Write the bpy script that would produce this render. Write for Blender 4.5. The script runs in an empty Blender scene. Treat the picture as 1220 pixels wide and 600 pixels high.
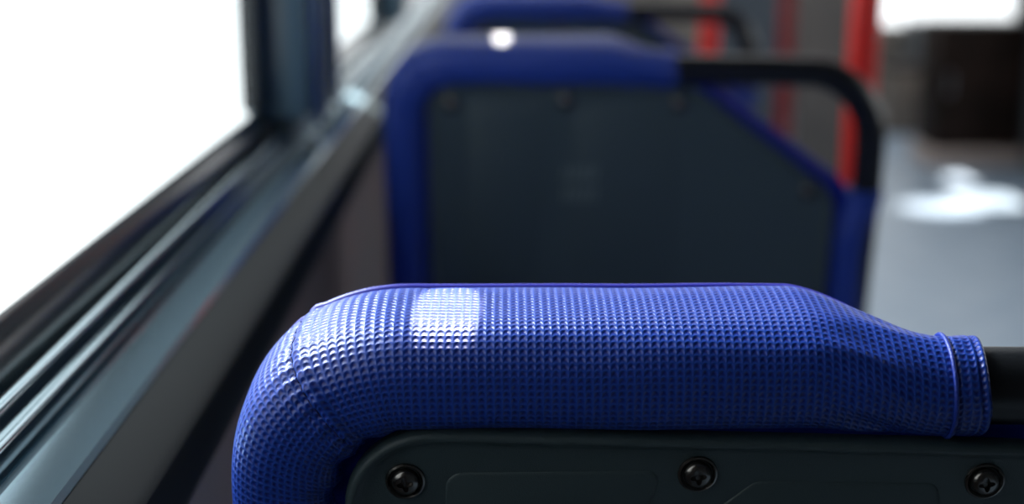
import bpy, bmesh, math, random
from mathutils import Vector, Matrix, noise
random.seed(4)
S = bpy.context.scene
COL = S.collection
PI = math.pi
S.view_settings.view_transform = 'Standard'

# ------------------------------------------------------------------ camera
F = 1694.0
PITCH = math.atan(400.0 / F)
YAW = math.atan(10.0 / F)
CZ = 1.15
cam_d = bpy.data.cameras.new('camera')
cam = bpy.data.objects.new('camera', cam_d)
COL.objects.link(cam)
cam.location = (0, 0, CZ)
cam.rotation_euler = (PI / 2 - PITCH, 0, -YAW)
cam_d.sensor_width = 36
cam_d.lens = 36 * F / 1220
cam_d.clip_start = 0.02
cam_d.dof.use_dof = True
cam_d.dof.focus_distance = 0.475
cam_d.dof.aperture_fstop = 5.0
S.camera = cam
ROT = cam.rotation_euler.to_matrix()

def at(x, y, D):
    d = ROT @ Vector(((x - 610) / F, -(y - 300) / F, -1))
    return Vector((0, 0, CZ)) + d * (D / d.y)

# ------------------------------------------------------------------ materials
def mat(name, col, rough=0.5, metal=0.0, spec=0.5, bump=None, var=None, coat=0.0):
    m = bpy.data.materials.new(name)
    m.use_nodes = True
    nt = m.node_tree
    b = nt.nodes['Principled BSDF']
    b.inputs['Base Color'].default_value = (*col, 1)
    b.inputs['Roughness'].default_value = rough
    b.inputs['Metallic'].default_value = metal
    b.inputs['Specular IOR Level'].default_value = spec
    b.inputs['Coat Weight'].default_value = coat
    tc = nt.nodes.new('ShaderNodeTexCoord')
    if bump:
        sc, dist, kind = bump
        if kind == 'leather':
            t = nt.nodes.new('ShaderNodeTexVoronoi')
            t.feature = 'DISTANCE_TO_EDGE'
            t.inputs['Scale'].default_value = sc
            out = t.outputs['Distance']
        else:
            t = nt.nodes.new('ShaderNodeTexNoise')
            t.inputs['Scale'].default_value = sc
            t.inputs['Detail'].default_value = 4
            out = t.outputs['Fac']
        nt.links.new(tc.outputs['Object'], t.inputs['Vector'])
        bp = nt.nodes.new('ShaderNodeBump')
        bp.inputs['Distance'].default_value = dist
        bp.inputs['Strength'].default_value = 0.8
        nt.links.new(out, bp.inputs['Height'])
        nt.links.new(bp.outputs['Normal'], b.inputs['Normal'])
    if var:
        sc, c2 = var
        t = nt.nodes.new('ShaderNodeTexNoise')
        t.inputs['Scale'].default_value = sc
        t.inputs['Detail'].default_value = 5
        nt.links.new(tc.outputs['Object'], t.inputs['Vector'])
        r = nt.nodes.new('ShaderNodeValToRGB')
        r.color_ramp.elements[0].position = 0.35
        r.color_ramp.elements[1].position = 0.68
        r.color_ramp.elements[0].color = (*col, 1)
        r.color_ramp.elements[1].color = (*c2, 1)
        nt.links.new(t.outputs['Fac'], r.inputs['Fac'])
        nt.links.new(r.outputs['Color'], b.inputs['Base Color'])
    return m

def vinyl(name, ridge, pit, pu=0.0027, pv=0.0024):
    m = bpy.data.materials.new(name)
    m.use_nodes = True
    nt = m.node_tree
    N, L = nt.nodes, nt.links
    b = N['Principled BSDF']
    b.inputs['Roughness'].default_value = 0.36
    b.inputs['Specular IOR Level'].default_value = 0.5
    uv = N.new('ShaderNodeUVMap')
    sp = N.new('ShaderNodeSeparateXYZ')
    L.new(uv.outputs['UV'], sp.inputs[0])
    def M(op, a, b2=None):
        n = N.new('ShaderNodeMath'); n.operation = op
        for i, v in enumerate((a, b2)):
            if v is None: continue
            if isinstance(v, (int, float)): n.inputs[i].default_value = v
            else: L.new(v, n.inputs[i])
        return n.outputs[0]
    fu = M('MULTIPLY', sp.outputs['X'], PI / pu)
    su = M('ABSOLUTE', M('SINE', fu))
    bend = M('MULTIPLY', su, 0.0007)
    v2 = M('ADD', sp.outputs['Y'], bend)
    fv = M('MULTIPLY', v2, PI / pv)
    sv = M('ABSOLUTE', M('SINE', fv))
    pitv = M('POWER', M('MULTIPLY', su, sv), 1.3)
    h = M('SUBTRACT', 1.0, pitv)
    bp = N.new('ShaderNodeBump')
    bp.inputs['Distance'].default_value = 0.00036
    bp.inputs['Strength'].default_value = 1.0
    L.new(h, bp.inputs['Height'])
    fine = N.new('ShaderNodeTexNoise')
    fine.inputs['Scale'].default_value = 2600
    fine.inputs['Detail'].default_value = 2
    tc = N.new('ShaderNodeTexCoord')
    L.new(tc.outputs['Object'], fine.inputs['Vector'])
    bp2 = N.new('ShaderNodeBump')
    bp2.inputs['Distance'].default_value = 0.0001
    L.new(fine.outputs['Fac'], bp2.inputs['Height'])
    L.new(bp.outputs['Normal'], bp2.inputs['Normal'])
    L.new(bp2.outputs['Normal'], b.inputs['Normal'])
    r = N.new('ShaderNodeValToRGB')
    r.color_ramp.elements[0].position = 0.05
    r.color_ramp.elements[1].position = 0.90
    r.color_ramp.elements[0].color = (*pit, 1)  # darker pit colour puts the shade inside the dimples into the base colour
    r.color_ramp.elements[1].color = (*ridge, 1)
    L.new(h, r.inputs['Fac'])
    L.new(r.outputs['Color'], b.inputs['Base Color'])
    return m

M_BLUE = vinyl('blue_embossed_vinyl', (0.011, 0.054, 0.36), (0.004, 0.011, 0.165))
M_BLUES = mat('blue_smooth_vinyl', (0.012, 0.036, 0.30), 0.40, bump=(900, 0.0005, 'noise'))
M_BACK = mat('navy_matt_upholstery', (0.010, 0.020, 0.24), 0.75, spec=0.15, bump=(900, 0.0005, 'noise'))
M_PIPE = mat('violet_blue_piping', (0.03, 0.03, 0.34), 0.4)
M_THREAD = mat('dark_blue_thread', (0.006, 0.010, 0.09), 0.7)
M_PANEL = mat('charcoal_moulded_plastic', (0.045, 0.070, 0.078), 0.45, bump=(1400, 0.00022, 'leather'))
M_FIELD = mat('charcoal_plastic_field', (0.043, 0.067, 0.075), 0.46, bump=(1400, 0.00022, 'leather'))
M_SCREW = mat('black_zinc_screw', (0.17, 0.16, 0.15), 0.24, metal=0.95)
M_TUBE = mat('black_powder_coated_tube', (0.006, 0.007, 0.009), 0.34, bump=(700, 0.0001, 'noise'))
M_RUB = mat('black_rubber_gasket', (0.008, 0.014, 0.018), 0.18, spec=0.5)
M_ALU = mat('dark_satin_aluminium', (0.32, 0.42, 0.47), 0.10, metal=1.0)
M_LEDGE = mat('satin_metal_sill', (0.26, 0.36, 0.42), 0.10, metal=0.85)
M_LACQ = mat('black_lacquered_sill_edge', (0.005, 0.007, 0.008), 0.35, spec=0.06)
M_PILLAR = mat('blue_grey_pillar_plastic', (0.09, 0.16, 0.20), 0.25, spec=0.8)
M_BEAD = mat('steel_blue_pillar_bead', (0.35, 0.46, 0.52), 0.3, metal=0.8)
M_WALL = mat('grey_brown_wall_laminate', (0.13, 0.115, 0.115), 0.55, var=(5, (0.17, 0.115, 0.11)))
M_UPPER = mat('grey_wall_upper', (0.12, 0.13, 0.14), 0.6)
M_CEIL = mat('grey_ceiling', (0.13, 0.14, 0.16), 0.7)
M_FLOOR = mat('grey_blue_speckled_floor', (0.40, 0.51, 0.64), 0.42, var=(7, (0.50, 0.60, 0.72)))
M_RED = mat('red_powder_coated_pole', (0.90, 0.028, 0.018), 0.35)
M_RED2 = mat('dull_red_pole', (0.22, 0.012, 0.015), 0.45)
M_FRONT = mat('brown_grey_front_panel', (0.17, 0.145, 0.125), 0.6, var=(4, (0.30, 0.26, 0.22)))
M_TAUPE = mat('taupe_end_panel', (0.10, 0.09, 0.085), 0.6, var=(4, (0.15, 0.13, 0.12)))
M_CAB = mat('dark_brown_cabinet', (0.012, 0.008, 0.006), 0.6, spec=0.1, var=(6, (0.034, 0.020, 0.016)))
M_CAB2 = mat('pale_brown_cabinet_trim', (0.62, 0.49, 0.43), 0.5)
M_BEIGE = mat('beige_door_panel', (0.60, 0.52, 0.46), 0.5, var=(5, (0.35, 0.28, 0.23)))
M_PART = mat('blue_grey_partition', (0.06, 0.075, 0.095), 0.5)
M_STEEL = mat('grey_steel', (0.3, 0.3, 0.32), 0.35, metal=0.9)
M_GLARE = mat('pale_grey_painted_glare', (0.16, 0.21, 0.22), 0.5)  # pale tone standing in for a reflection on the panel
M_CONS = mat('taupe_console', (0.16, 0.13, 0.11), 0.5, var=(9, (0.30, 0.25, 0.21)))

def glass_mat():
    m = bpy.data.materials.new('window_glass'); m.use_nodes = True
    nt = m.node_tree; N, L = nt.nodes, nt.links
    N.remove(N['Principled BSDF'])
    out = [n for n in N if n.type == 'OUTPUT_MATERIAL'][0]
    t = N.new('ShaderNodeBsdfTransparent'); t.inputs[0].default_value = (0.97, 0.99, 0.99, 1)
    g = N.new('ShaderNodeBsdfGlossy'); g.inputs['Roughness'].default_value = 0.03
    mx = N.new('ShaderNodeMixShader')
    mx.inputs[0].default_value = 0.04
    L.new(t.outputs[0], mx.inputs[1]); L.new(g.outputs[0], mx.inputs[2])
    L.new(mx.outputs[0], out.inputs[0])
    return m
M_GLASS = glass_mat()

# ------------------------------------------------------------------ mesh helpers
def mesh_obj(name, verts, faces, m, parent=None, smooth=True, uvs=None, auto=None):
    me = bpy.data.meshes.new(name)
    me.from_pydata([tuple(v) for v in verts], [], faces)
    if uvs is not None:
        ul = me.uv_layers.new(name='UVMap')
        k = 0
        for f, fu in zip(faces, uvs):
            for q in fu:
                ul.data[k].uv = q
                k += 1
    me.materials.append(m)
    bm = bmesh.new(); bm.from_mesh(me)
    bmesh.ops.recalc_face_normals(bm, faces=bm.faces)
    bm.to_mesh(me); bm.free()
    if smooth:
        me.polygons.foreach_set('use_smooth', [True] * len(me.polygons))
        if auto is not None:
            me.set_sharp_from_angle(angle=math.radians(auto))
    me.update()
    o = bpy.data.objects.new(name, me)
    COL.objects.link(o)
    if parent: o.parent = parent
    return o

def bm_obj(name, bm, m, parent=None, auto=35):
    bmesh.ops.recalc_face_normals(bm, faces=bm.faces)
    me = bpy.data.meshes.new(name)
    bm.to_mesh(me); bm.free()
    me.materials.append(m)
    me.polygons.foreach_set('use_smooth', [True] * len(me.polygons))
    me.set_sharp_from_angle(angle=math.radians(auto))
    o = bpy.data.objects.new(name, me)
    COL.objects.link(o)
    if parent: o.parent = parent
    return o

def add_box(bm, x0, x1, y0, y1, z0, z1, bev=0.0, seg=3):
    r = bmesh.ops.create_cube(bm, size=1)
    for v in r['verts']:
        v.co = Vector(((x0 + x1) / 2 + v.co.x * (x1 - x0), (y0 + y1) / 2 + v.co.y * (y1 - y0), (z0 + z1) / 2 + v.co.z * (z1 - z0)))
    if bev > 0:
        es = list({e for v in r['verts'] for e in v.link_edges})
        bmesh.ops.bevel(bm, geom=es, offset=bev, segments=seg, profile=0.5, affect='EDGES')

def box(name, x0, x1, y0, y1, z0, z1, m, parent=None, bev=0.0, seg=3):
    bm = bmesh.new(); add_box(bm, x0, x1, y0, y1, z0, z1, bev, seg)
    return bm_obj(name, bm, m, parent)

def extrude_profile(name, prof, y0, y1, m, parent=None, auto=40, n=2):
    """prof: list of (X, h below camera) closed; extruded along Y"""
    vs, fs = [], []
    k = len(prof)
    for i in range(n):
        y = y0 + (y1 - y0) * i / (n - 1)
        for X, h in prof: vs.append((X, y, CZ - h))
    for i in range(n - 1):
        for j in range(k):
            a, b = i * k + j, i * k + (j + 1) % k
            fs.append((a, b, b + k, a + k))
    fs.append(tuple(range(k))); fs.append(tuple(range((n - 1) * k, n * k)))
    return mesh_obj(name, vs, fs, m, parent, True, None, auto)

def tube_mesh(name, pts, r, m, parent=None, seg=24, closed=False):
    vs, fs = [], []
    n = len(pts)
    up = None
    for i, p in enumerate(pts):
        p = Vector(p)
        a = Vector(pts[i - 1]) if (i > 0 or closed) else p
        b = Vector(pts[(i + 1) % n]) if (i < n - 1 or closed) else p
        t = (b - a).normalized()
        if up is None:
            up = Vector((0, 0, 1)) if abs(t.z) < 0.9 else Vector((0, 1, 0))
        s = t.cross(up).normalized()
        up = s.cross(t).normalized()
        rr = r[i] if isinstance(r, list) else r
        for j in range(seg):
            q = 2 * PI * j / seg
            vs.append(p + s * (math.cos(q) * rr) + up * (math.sin(q) * rr))
    for i in range(n if closed else n - 1):
        for j in range(seg):
            i2 = (i + 1) % n
            fs.append((i * seg + j, i * seg + (j + 1) % seg, i2 * seg + (j + 1) % seg, i2 * seg + j))
    if not closed:
        fs.append(tuple(range(seg))); fs.append(tuple(range((n - 1) * seg, n * seg)))
    return mesh_obj(name, vs, fs, m, parent, True, None, 50)

def struct(o):
    o['kind'] = 'structure'; return o

def thing(name, label, cat, loc, group=None):
    o = bpy.data.objects.new(name, None); COL.objects.link(o)
    o.empty_display_size = 0.1
    o.location = loc; o['label'] = label; o['category'] = cat
    if group: o['group'] = group
    return o

# ------------------------------------------------------------------ the seat
LEAN = math.radians(8)
HT = 0.9952          # tube centre height
def loc(u, n, w):
    return Vector((u, n * math.cos(LEAN) + w * math.sin(LEAN), HT + n * math.sin(LEAN) - w * math.cos(LEAN)))

def sm(a, b, x):
    t = max(0, min(1, (x - a) / (b - a)))
    return t * t * (3 - 2 * t)

RC = 0.045; UL = 0.019; BAND0 = 0.2450; BAND1 = 0.2565
def cover_path():
    P = []   # (u, w, outx, outw, s, theta)
    n = 70
    for i in range(n):
        w = 0.54 + (RC - 0.54) * i / n
        P.append((UL, w, -1, 0, 0.54 - w, -0.0001 - (w - RC)))
    s = 0.54 - RC
    n = 60
    for i in range(n):
        th = PI / 2 * i / n
        P.append((UL + RC - RC * math.cos(th), RC - RC * math.sin(th), -math.cos(th), -math.sin(th), s + th * (RC + 0.012), th))
    s += PI / 2 * (RC + 0.012)
    n = 150
    for i in range(n + 1):
        u = UL + RC + (BAND0 - UL - RC) * i / n
        P.append((u, 0, 0, -1, s + u - UL - RC, PI / 2 + 0.0001 + u - UL - RC))
    return P
TH_SEAM = math.radians(55)
def section(p, ph, extra=0.0, fold=True):
    u, w, ox, ow, s, th = p
    t1 = sm(0, PI / 2, th) if th < PI / 2 else 1.0
    off_n, off_o, a, b = 0.013, 0.0048 * t1, 0.029, 0.0190 + 0.0014 * t1
    c, sn = math.cos(ph), math.sin(ph)
    if 0 < th < PI / 2:
        q = math.sin(2 * th)
        off_o += 0.0018 * q * q; b += 0.0018 * q * q
    k = 0
    if th > PI / 2:
        kt = max(0, min(1, (u - 0.196) / 0.046))
        k = 0.25 * kt + 0.75 * kt * kt * (3 - 2 * kt)
        off_n *= (1 - k); off_o = off_o * (1 - k)
        a = a * (1 - k) + 0.0168 * k; b = b * (1 - k) + 0.0168 * k
    e = 2 / 2.8 * (1 - k) + 1.0 * k
    o = math.copysign(abs(c) ** e, c) * (b + extra)
    nn = math.copysign(abs(sn) ** e, sn) * (a + extra)
    d = 0.0
    if fold:
        q = noise.noise(Vector((s * 22, c * 1.6, sn * 1.6)))
        d += 0.0009 * q
        if th > PI / 2 and k > 0:
            d += 0.0016 * math.sin(PI * min(1, k * 1.0)) * noise.noise(Vector((u * 35, c * 3.5 + u * 40, sn * 3)))
        dd = (abs(ph) % (2 * PI))
        dd = min(abs(dd - PI), 2 * PI - abs(dd - PI))
        if -0.02 < th < PI / 2 + 0.02:
            win = sm(-0.02, 0.25, th) * (1 - sm(PI / 2 - 0.3, PI / 2 + 0.02, th))
            d += 0.0016 * math.exp(-(dd / 0.8) ** 2) * math.sin(th * 15 + 1.2 * math.sin(ph * 2)) * win
            d -= 0.0009 * math.exp(-((th - TH_SEAM) / 0.018) ** 2)
            d += 0.0008 * math.exp(-((th - TH_SEAM - 0.060) / 0.035) ** 2)
            d += 0.0003 * math.exp(-((th - TH_SEAM) / 0.12) ** 2) * math.sin(ph * 26)
    r = 1 + d / 0.022
    return (off_o + o * r, off_n + nn * r)

def sec_point(p, ph, extra=0.0, fold=True):
    o, n = section(p, ph, extra, fold)
    return loc(p[0] + p[2] * o, n, p[1] + p[3] * o)

def sweep_cover(parent):
    P = cover_path()
    NS = 144
    st = 3 * PI / 4
    phs = [st - 2 * PI * j / NS for j in range(NS + 1)]
    j0 = min(range(NS + 1), key=lambda j: abs(phs[j]))
    vs, uvv = [], []
    for p in P:
        ring = [sec_point(p, ph) for ph in phs[:-1]]
        cum = [0]
        for j in range(NS):
            cum.append(cum[-1] + (ring[(j + 1) % NS] - ring[j]).length)
        base = cum[j0]
        vs += ring
        uvv.append([(p[4], cum[j] - base) for j in range(NS + 1)])
    fs, us = [], []
    for i in range(len(P) - 1):
        for j in range(NS):
            j2 = (j + 1) % NS
            fs.append((i * NS + j, i * NS + j2, (i + 1) * NS + j2, (i + 1) * NS + j))
            us.append((uvv[i][j], uvv[i][j + 1], uvv[i + 1][j + 1], uvv[i + 1][j]))
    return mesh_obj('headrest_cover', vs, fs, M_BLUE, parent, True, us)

def rounded_poly(pts, rad, n=10):
    out = []
    k = len(pts)
    for i in range(k):
        p = Vector(pts[i]); a = Vector(pts[i - 1]); b = Vector(pts[(i + 1) % k])
        d1 = (a - p).normalized(); d2 = (b - p).normalized()
        ang = d1.angle(d2)
        r = rad[i]
        t = r / math.tan(ang / 2)
        s = p + d1 * t; e = p + d2 * t
        c = p + (d1 + d2).normalized() * (r / math.sin(ang / 2))
        v0 = s - c; v1 = e - c
        tot = v0.angle(v1)
        sg = 1 if (v0.x * v1.y - v0.y * v1.x) > 0 else -1
        for j in range(n + 1):
            q = sg * tot * j / n
            out.append(c + Vector((v0.x * math.cos(q) - v0.y * math.sin(q), v0.x * math.sin(q) + v0.y * math.cos(q))))
    return out

def inset(poly, d):
    k = len(poly)
    area = sum(poly[i].x * poly[(i + 1) % k].y - poly[(i + 1) % k].x * poly[i].y for i in range(k))
    sg = 1 if area > 0 else -1
    res = []
    for i in range(k):
        t = (poly[(i + 1) % k] - poly[i - 1])
        if t.length < 1e-9: t = Vector((1, 0))
        t.normalize()
        res.append(poly[i] + Vector((-t.y, t.x)) * sg * d)
    return res

def plate(name, poly, prof, m, parent, auto=30, back=None):
    """prof: list of (inset, n). centre filled by an ngon."""
    vs, fs = [], []
    k = len(poly)
    for d, n in prof:
        for q in inset(poly, d): vs.append(loc(q.x, n, q.y))
    for i in range(len(prof) - 1):
        for j in range(k):
            fs.append((i * k + j, i * k + (j + 1) % k, (i + 1) * k + (j + 1) % k, (i + 1) * k + j))
    L = (len(prof) - 1) * k
    fs.append(tuple(range(L, L + k)))
    fs.append(tuple(range(k)))
    us = [[(vs[i].x, vs[i].z) for i in f] for f in fs]
    return mesh_obj(name, vs, fs, m, parent, True, us, auto)

def screw(parent, u, w, n0):
    """dished washer, domed head with a cross socket"""
    vs, fs = [], []
    seg = 64
    prof = [(0.0069, 0.0), (0.0067, -0.0007), (0.0061, -0.0010), (0.0055, -0.0004), (0.0050, 0.0004),
            (0.0049, -0.0006), (0.0046, -0.0015), (0.0040, -0.0022), (0.0033, -0.0026), (0.0029, -0.0028), (0.0022, -0.0028), (0.0018, -0.0008), (0.0001, -0.0006)]
    for i, (r, n) in enumerate(prof):
        for j in range(seg):
            a = 2 * PI * j / seg
            rr = r
            if i in (10, 11): rr = r * (1 + 0.30 * math.cos(4 * a + 0.6))
            vs.append(loc(u + rr * math.cos(a), n0 + n, w + rr * math.sin(a)))
    for i in range(len(prof) - 1):
        for j in range(seg):
            fs.append((i * seg + j, i * seg + (j + 1) % seg, (i + 1) * seg + (j + 1) % seg, (i + 1) * seg + j))
    fs.append(tuple(range((len(prof) - 1) * seg, len(prof) * seg)))
    return mesh_obj('screw', vs, fs, M_SCREW, parent, True, None, 45)

def make_seat():
    root = thing('bus_seat', '', 'seat', (0, 0, 0))
    cov = sweep_cover(root)
    P = cover_path()
    # end band: sleeve over the tube, with a cord
    vs, fs, us = [], [], []
    NS = 96; nb = 22
    for i in range(nb + 1):
        u = BAND0 - 0.001 + (BAND1 - BAND0 + 0.001) * i / nb
        for j in range(NS):
            a = 2 * PI * j / NS
            r = 0.0169 + 0.0006 * noise.noise(Vector((u * 200, math.cos(a) * 2, math.sin(a) * 2)))
            if i == nb: r -= 0.0016
            if i == nb - 1: r -= 0.0003
            if i in (nb - 5, nb - 6): r -= 0.0005
            wv = 0.0004 * math.sin(a * 3 + 1) * (i / nb)
            vs.append(loc(u - 0.0012 * math.cos(a + 0.4) + wv, r * math.sin(a), -r * math.cos(a)))
    for i in range(nb):
        for j in range(NS):
            fs.append((i * NS + j, i * NS + (j + 1) % NS, (i + 1) * NS + (j + 1) % NS, (i + 1) * NS + j))
            x0 = i * 0.00055; x1 = x0 + 0.00055; y0 = j * 0.0011; y1 = y0 + 0.0011
            us.append(((x0, y0), (x0, y1), (x1, y1), (x1, y0)))
    base = nb * NS
    for j in range(NS):
        a = 2 * PI * j / NS
        vs.append(loc(BAND1 - 0.004, 0.0128 * math.sin(a), -0.0128 * math.cos(a)))
    for j in range(NS):
        fs.append((base + j, base + (j + 1) % NS, base + NS + (j + 1) % NS, base + NS + j))
        us.append(((0, 0),) * 4)
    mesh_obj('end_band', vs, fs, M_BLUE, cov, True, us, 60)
    ring = [loc(BAND0 - 0.0006 - 0.0012 * math.cos(2 * PI * j / 64 + 0.4), 0.0173 * math.sin(2 * PI * j / 64), -0.0173 * math.cos(2 * PI * j / 64)) for j in range(64)]
    tube_mesh('band_piping', ring, 0.0008, M_BLUES, cov, 10, True)
    # piping on the front edge of the top
    pp = [sec_point(p, math.radians(46), 0.0002) for p in P[60:] if p[0] < 0.230]
    tube_mesh('front_piping', pp, 0.0016, M_PIPE, cov, 12)
    # seam stitches at the bend
    ip = min(range(len(P)), key=lambda i: abs(P[i][5] - TH_SEAM) if P[i][4] > 0.49 else 9)
    bm = bmesh.new()
    ns = 44
    for j in range(ns):
        a0 = 2 * PI * (j + 0.1) / ns; a1 = 2 * PI * (j + 0.80) / ns
        p0 = sec_point(P[ip], a0, 0.0002); p1 = sec_point(P[ip], a1, 0.0002)
        d = (p1 - p0)
        m4 = Matrix.Translation((p0 + p1) / 2) @ d.to_track_quat('Z', 'Y').to_matrix().to_4x4()
        bmesh.ops.create_cone(bm, segments=6, radius1=0.00030, radius2=0.00030, depth=d.length, cap_ends=True, matrix=m4)
    bm_obj('seam_stitching', bm, M_THREAD, cov, 40)
    # right-hand bolster
    vs, fs, us = [], [], []
    NS = 56; nw = 60
    for i in range(nw + 1):
        w = 0.106 + (0.54 - 0.106) * i / nw
        k = sm(0.106, 0.15, w)
        cu = 0.430 - 0.008 * k
        b = 0.0168 + 0.0042 * k; a_ = 0.0168 + 0.012 * k; on = 0.013 * k
        for j in range(NS):
            q = 2 * PI * j / NS
            dd = 1 + 0.05 * noise.noise(Vector((w * 20, math.cos(q), math.sin(q) + 7)))
            vs.append(loc(cu + b * math.cos(q) * dd, on + a_ * math.sin(q) * dd, w))
    for i in range(nw):
        for j in range(NS):
            fs.append((i * NS + j, i * NS + (j + 1) % NS, (i + 1) * NS + (j + 1) % NS, (i + 1) * NS + j))
            w0 = i * 0.0072; w1 = w0 + 0.0072; c0 = j * 0.0022; c1 = c0 + 0.0022
            us.append(((w0, c0), (w0, c1), (w1, c1), (w1, c0)))
    fs.append(tuple(range(NS))); us.append([(0, 0)] * NS)
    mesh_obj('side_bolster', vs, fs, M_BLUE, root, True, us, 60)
    # grab handle: the bare black tube
    hp = [(0.20, 0), (0.262, 0), (0.30, 0.0003), (0.345, 0.001)]
    cx, cw, rr = 0.370, 0.063, 0.061
    for i in range(0, 21):
        th = PI / 2 * i / 20
        hp.append((cx + rr * math.sin(th), cw - rr * math.cos(th)))
    hp += [(0.4315, 0.09), (0.431, 0.12), (0.428, 0.3), (0.428, 0.53)]
    tube_mesh('grab_handle', [loc(u, 0, w) for u, w in hp], 0.0132, M_TUBE, root, 32)
    # panel on the back
    ppts = [(0.0405, 0.50), (0.0405, 0.0110), (0.275, 0.0180), (0.402, 0.112), (0.398, 0.50)]
    poly = rounded_poly(ppts, [0.03, 0.031, 0.020, 0.030, 0.03], 14)
    pan = plate('back_panel', poly, [(0.001, 0.006), (0.0, -0.0060), (0.0006, -0.0098), (0.0018, -0.0110), (0.0032, -0.0108), (0.0046, -0.0092), (0.0058, -0.0080), (0.0075, -0.0076)], M_PANEL, root, 60)
    n1 = -0.0076
    def field(pts, rad):
        pl = rounded_poly(pts, rad, 7)
        return plate('moulded_field', pl, [(0, n1 + 0.0006), (0.0, n1 - 0.0001), (0.0004, n1 - 0.0004), (0.0012, n1 - 0.0006)], M_FIELD, pan, 60)
    field([(0.0735, 0.22), (0.0755, 0.0290), (0.1495, 0.0282), (0.1460, 0.0400), (0.1370, 0.0520), (0.137, 0.22)], [0.004, 0.006, 0.004, 0.006, 0.006, 0.004])
    field([(0.1680, 0.22), (0.1680, 0.0440), (0.1815, 0.0325), (0.2440, 0.0335), (0.2460, 0.0460), (0.2600, 0.0560), (0.260, 0.22)], [0.004, 0.006, 0.006, 0.004, 0.005, 0.006, 0.004])
    for u, w in ((0.0618, 0.0320), (0.1615, 0.0295), (0.2600, 0.0325), (0.378, 0.110), (0.058, 0.30), (0.380, 0.30), (0.07, 0.48), (0.365, 0.48)):
        screw(pan, u, w, -0.0078)
    # two faint rows of pale strokes painted in for reflected light
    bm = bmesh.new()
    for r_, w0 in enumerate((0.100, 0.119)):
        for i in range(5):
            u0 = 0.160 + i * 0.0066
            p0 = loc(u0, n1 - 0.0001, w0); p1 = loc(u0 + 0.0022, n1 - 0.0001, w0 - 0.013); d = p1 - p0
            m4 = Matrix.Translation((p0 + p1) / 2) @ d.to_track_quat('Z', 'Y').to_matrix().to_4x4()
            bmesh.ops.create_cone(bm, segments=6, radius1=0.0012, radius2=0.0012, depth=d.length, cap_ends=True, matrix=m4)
    bm_obj('glare_strokes', bm, M_GLARE, pan, 40)
    # upholstered front pad of the backrest, showing past the slanted shoulder
    fpts = [(0.020, 0.53), (0.020, 0.010), (0.282, 0.0085), (0.416, 0.104), (0.417, 0.53)]
    fpoly = rounded_poly(fpts, [0.03, 0.04, 0.02, 0.02, 0.03], 12)
    plate('back_cushion', fpoly, [(0.002, -0.004), (0.0, 0.0), (0.0, 0.016), (0.004, 0.026), (0.014, 0.034), (0.03, 0.038)], M_BACK, root, 60)
    # seat cushion, frame, legs
    bm = bmesh.new(); add_box(bm, 0.005, 0.440, 0.085, 0.50, 0.405, 0.480, 0.028, 5)
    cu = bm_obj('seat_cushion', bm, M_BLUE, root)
    me = cu.data; ul = me.uv_layers.new(name='UVMap')
    for lp in me.loops:
        c = me.vertices[lp.vertex_index].co; ul.data[lp.index].uv = (c.x, c.y + c.z)
    box('seat_frame', 0.02, 0.42, 0.06, 0.48, 0.375, 0.404, M_PANEL, root, 0.008)
    for x in (0.10, 0.33):
        bm = bmesh.new()
        add_box(bm, x - 0.02, x + 0.02, 0.20, 0.26, 0.008, 0.376, 0.006)
        add_box(bm, x - 0.03, x + 0.03, 0.12, 0.34, 0.0, 0.010, 0.003)
        bm_obj('leg', bm, M_STEEL, root)
    return root

def copy_tree(o, parent=None):
    c = o.copy(); COL.objects.link(c)
    if parent: c.parent = parent
    for ch in list(o.children):
        cc = copy_tree(ch, c)
        if ch.name.startswith('back_panel'): cc.location.z = 0.004
    return c

seat1 = make_seat()
seat1.location = (-0.0955, 0.458, 0)
seat1['group'] = 'bus seats along the left window wall'
seat1['label'] = 'nearest blue embossed vinyl bus seat in sharp focus, three screws on its charcoal back panel'
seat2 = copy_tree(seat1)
seat2.location = (-0.1070, 1.235, 0); seat2.scale = (1, 1, 1.0255)
seat2['label'] = 'blurred middle bus seat with blue rim, dark slanted panel and whole black grab handle'
seat3 = copy_tree(seat1)
seat3.location = (-0.084, 2.005, 0); seat3.scale = (1, 1, 1.026)
seat3['label'] = 'farthest bus seat, only its blue top and black handle showing above the middle seat'

# ------------------------------------------------------------------ the bus shell
Y0, Y1 = -1.4, 8.8
XR = 2.46
struct(box('floor', -0.30, XR + 0.05, Y0, Y1, -0.06, 0.0, M_FLOOR))
# ceiling with an unseen opening added ahead to brighten the seat tops
bm = bmesh.new()
HX0, HX1, HY0, HY1 = -0.15, 0.95, 1.9, 4.4
add_box(bm, -0.30, XR + 0.05, Y0, HY0, 2.25, 2.31)
add_box(bm, -0.30, XR + 0.05, HY1, Y1, 2.25, 2.31)
add_box(bm, -0.30, HX0, HY0, HY1, 2.25, 2.31)
add_box(bm, HX1, XR + 0.05, HY0, HY1, 2.25, 2.31)
struct(bm_obj('ceiling', bm, M_CEIL))
ZB = CZ - 0.158     # glass bottom
ZT = 1.80
bm = bmesh.new()
add_box(bm, -0.26, -0.150, Y0, Y1, 0.0, CZ - 0.245)
add_box(bm, -0.26, -0.20, Y0, Y1, ZT, 2.25)
add_box(bm, -0.26, -0.20, Y0, 0.12, CZ - 0.245, ZT)  # unseen stretch kept windowless to dim the seat backs
struct(bm_obj('wall_left', bm, M_WALL))
struct(extrude_profile('trim_1', [(-.206, .158), (-.2035, .160), (-.199, .1675), (-.1965, .174), (-.1945, .183), (-.1945, .25), (-.225, .25), (-.225, .185), (-.209, .160)], Y0, Y1, M_RUB))
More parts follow.
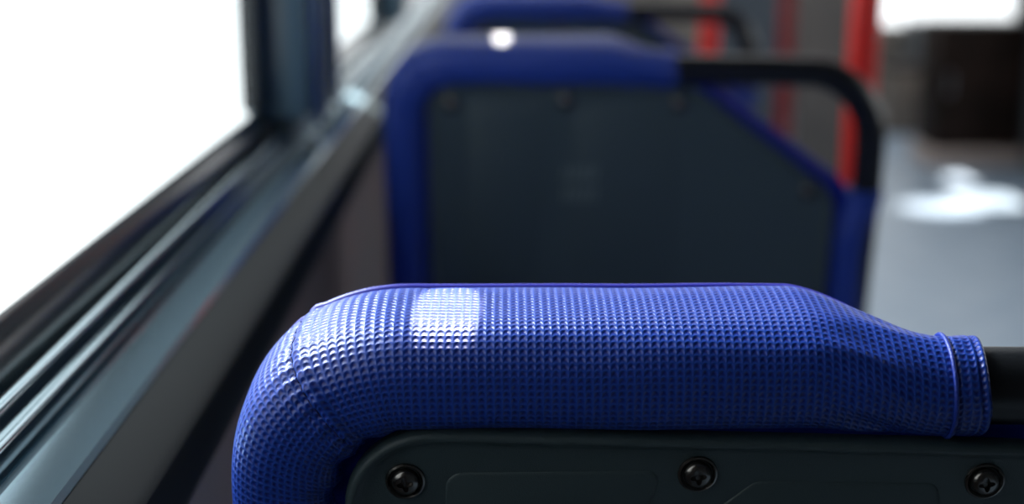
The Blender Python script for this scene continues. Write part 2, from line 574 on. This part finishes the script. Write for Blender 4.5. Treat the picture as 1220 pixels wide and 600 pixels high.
struct(extrude_profile('trim_2', [(-.1905, .1775), (-.189, .1750), (-.1865, .1737), (-.184, .1740), (-.1825, .1760), (-.1820, .1815), (-.1800, .1822), (-.1780, .1828), (-.1772, .1845), (-.1772, .25), (-.1915, .25), (-.1915, .182)], Y0, Y1, M_ALU, auto=50))
struct(extrude_profile('trim_3', [(-.1755, .1945), (-.1745, .1920), (-.171, .1912), (-.1555, .1960), (-.1535, .1980), (-.1535, .25), (-.1765, .25), (-.1765, .197)], Y0, Y1, M_LEDGE, auto=20))
struct(extrude_profile('trim_4', [(-.1945, .21), (-.192, .21), (-.192, .26), (-.1945, .26)], Y0, Y1, M_RUB))
struct(extrude_profile('trim_5', [(-.1533, .1985), (-.1350, .2065), (-.1312, .2095), (-.130, .2135), (-.130, .234), (-.132, .239), (-.1533, .243)], Y0, Y1, M_LACQ, auto=35))
wins = [(0.15, 1.165), (1.46, 2.30), (2.56, 4.2), (4.45, 6.2), (6.45, 8.5)]
ti = 6
for i, (a, b) in enumerate(wins):
    g = box('window_%d' % (i + 1), -0.214, -0.210, a + 0.001, b - 0.001, ZB - 0.02, ZT, M_GLASS)
    struct(g)
    bm = bmesh.new()
    add_box(bm, -0.216, -0.196, a - 0.03, a, ZB + 0.001, ZT, 0.004)
    add_box(bm, -0.216, -0.196, b, b + 0.03, ZB + 0.001, ZT, 0.004)
    add_box(bm, -0.216, -0.19, a, b, ZT - 0.03, ZT + 0.02, 0.004)
    bm_obj('window_gasket', bm, M_RUB, g)
    if i + 1 < len(wins):
        c = wins[i + 1][0]
        p = box('trim_%d' % ti, -0.22, -0.166, b + 0.031, c - 0.031, ZB - 0.012, 2.249, M_PILLAR, None, 0.010, 4)
        struct(p); ti += 1
struct(box('trim_%d' % ti, -0.168, -0.158, 1.235, 1.250, ZB - 0.02, 2.2, M_BEAD, None, 0.003)); ti += 1
struct(box('trim_%d' % ti, -0.168, -0.160, 1.290, 1.320, ZB - 0.02, 2.2, M_RUB, None, 0.003)); ti += 1
struct(box('trim_%d' % ti, -0.168, -0.160, 1.385, 1.400, ZB - 0.02, 2.2, M_BEAD, None, 0.003)); ti += 1

# right wall with windows and the front door
bm = bmesh.new()
add_box(bm, XR, XR + 0.05, Y0, 6.9, 0, 0.92)
add_box(bm, XR, XR + 0.05, Y0, Y1, 1.85, 2.25)
for a, b in ((-1.4, 0.62), (2.3, 2.42), (4.2, 4.32), (6.3, 6.9)):  # first unseen stretch closed off to cut light from behind
    add_box(bm, XR, XR + 0.05, a, b, 0.92, 1.85)
add_box(bm, XR, XR + 0.05, 8.45, Y1, 0, 0.54)
struct(bm_obj('wall_right', bm, M_UPPER))
d = box('door_1', XR + 0.01, XR + 0.04, 6.92, 8.44, 0.0, 0.54, M_BEIGE, None, 0.004); struct(d)
bm = bmesh.new()
add_box(bm, XR + 0.005, XR + 0.045, 6.905, 6.94, 0.54, 1.85, 0.004)
bm_obj('door_frame', bm, M_RUB, d)
bm = bmesh.new()
add_box(bm, -0.26, 2.14, Y1 - 0.05, Y1, 0, 0.95)
add_box(bm, 2.14, XR, Y1 - 0.05, Y1, 0, 0.50)
add_box(bm, -0.26, XR, Y1 - 0.05, Y1, 1.95, 2.25)
struct(bm_obj('wall_front', bm, M_FRONT))
struct(box('wall_back', -0.26, XR, Y0 - 0.05, Y0, 0, 2.25, M_UPPER))

# ------------------------------------------------------------------ poles and things up front
def pole(X, Y, label, m, r=0.0175):
    t = thing('grab_pole', label, 'pole', (X, Y, 0), 'red grab poles by the aisle')
    tube_mesh('pole', [(0, 0, 0.008), (0, 0, 1.0), (0, 0, 2.24)], r, m, t, 28)
    prof = [(0.045, 0), (0.045, 0.006), (0.026, 0.012), (0.020, 0.035), (0.0178, 0.036)]
    vs, fs = [], []
    sg = 28
    for rr, z in prof:
        for j in range(sg): vs.append((rr * math.cos(2 * PI * j / sg), rr * math.sin(2 * PI * j / sg), z))
    for i in range(len(prof) - 1):
        for j in range(sg): fs.append((i * sg + j, i * sg + (j + 1) % sg, (i + 1) * sg + (j + 1) % sg, (i + 1) * sg + j))
    mesh_obj('foot_flange', vs, fs, m, t, True, None, 40)
    return t
pole(0.418, 1.66, 'bright red vertical grab pole just behind the middle seat handle', M_RED, 0.0185)
pole(0.376, 2.62, 'red grab pole seen under the farthest seat handle', M_RED)
pole(0.597, 3.02, 'dull red slim grab pole further up the aisle', M_RED2)

t = thing('partition_panel', 'dark blue-grey and taupe partition standing beyond the seats beside the aisle', 'partition', (0.75, 5.0, 0))
box('panel', 0.0, 0.27, -0.015, 0.015, 0.06, 0.95, M_PART, t, 0.01)
box('end_panel', 0.275, 0.46, -0.018, 0.018, 0.06, 0.95, M_TAUPE, t, 0.01)
box('foot_rail', 0.0, 0.46, -0.025, 0.025, 0.0, 0.06, M_RUB, t, 0.006)
box('top_rail', -0.005, 0.465, -0.02, 0.02, 0.95, 0.985, M_TUBE, t, 0.012)

t = thing('equipment_cabinet', 'dark brown cabinet at the far end of the aisle behind the sunlit floor', 'cabinet', (2.02, 6.62, 0))
box('body', 0, 0.42, 0, 0.30, 0.08, 0.67, M_CAB, t, 0.012)
box('plinth', -0.02, 0.425, -0.03, 0.31, 0.0, 0.08, M_CAB2, t, 0.008)
dr = box('door', 0.03, 0.39, -0.012, 0.0, 0.13, 0.62, M_CAB, t, 0.004)
box('handle', 0.05, 0.065, -0.03, -0.012, 0.34, 0.44, M_STEEL, dr, 0.003)

t = thing('console', 'small taupe console standing to the left of the dark brown cabinet', 'console', (2.07, 7.6, 0))
box('body', 0, 0.17, 0, 0.22, 0.0, 0.34, M_CONS, t, 0.015)
box('top', -0.01, 0.18, -0.01, 0.23, 0.341, 0.375, M_CAB, t, 0.008)

# ------------------------------------------------------------------ light
W = bpy.data.worlds.new('overcast_white'); S.world = W; W.use_nodes = True
bg = W.node_tree.nodes['Background']
bg.inputs[0].default_value = (0.94, 0.98, 1.0, 1); bg.inputs[1].default_value = 1.85

def spot(name, target, frm, size_deg, power, blend=0.35, rad=0.003, col=(1, 0.97, 0.92), scale=(1, 1, 1), roll=0, square=True):
    l = bpy.data.lights.new(name, 'SPOT')
    l.energy = power; l.spot_size = math.radians(size_deg); l.spot_blend = blend
    l.shadow_soft_size = rad; l.color = col; l.use_square = square
    o = bpy.data.objects.new(name, l); COL.objects.link(o)
    o.location = frm
    q = (Vector(target) - Vector(frm)).to_track_quat('-Z', 'Y')
    o.rotation_euler = (q.to_matrix() @ Matrix.Rotation(roll, 3, 'Z')).to_euler()
    o.scale = scale
    return o
P1 = at(532, 388, 0.460)
spot('sun_patch_near', P1, P1 + Vector((0.03, 0.56, 0.83)), 2.5, 150, 0.35, 0.001, scale=(0.57, 1, 1))
P2 = at(598, 46, 1.245)
spot('sun_patch_middle', P2, P2 + Vector((0.02, 0.80, 0.45)), 1.15, 75, 0.8, 0.001)
P3 = Vector((-0.163, 1.56, CZ - 0.196))
spot('sun_patch_sill', P3, P3 + Vector((-0.42, 0.45, 0.75)) * 1.0, 3, 3500)
T = Vector((2.03, 5.80, 0)); spot('sun_floor_a', T, T + Vector((0.9, 0.1, 2.3)), 9, 900, 0.5, 0.01, roll=0.35, col=(1, 0.94, 0.84))
T = Vector((2.10, 6.28, 0)); spot('sun_floor_b', T, T + Vector((0.9, -0.5, 2.3)), 6, 1300, 0.5, 0.01, roll=1.2, col=(1, 0.92, 0.84))
T = Vector((1.78, 5.65, 0)); spot('sun_floor_c', T, T + Vector((0.9, 0.0, 2.1)), 10, 800, 1.0, 0.01, col=(1, 0.95, 0.88))
def area(name, loc_, tgt, sx, sy, e, col=(1, 1, 1), spread=180):
    l = bpy.data.lights.new(name, 'AREA'); l.shape = 'RECTANGLE'; l.size = sx; l.size_y = sy; l.energy = e; l.color = col
    l.spread = math.radians(spread)
    o = bpy.data.objects.new(name, l); COL.objects.link(o); o.location = loc_
    o.rotation_euler = (Vector(tgt) - Vector(loc_)).to_track_quat('-Z', 'Y').to_euler()
    return o
area('daylight_left', (-0.85, 1.20, 1.98), (-0.04, 0.47, 1.0), 0.6, 0.6, 7.5, (0.90, 0.96, 1), 50)
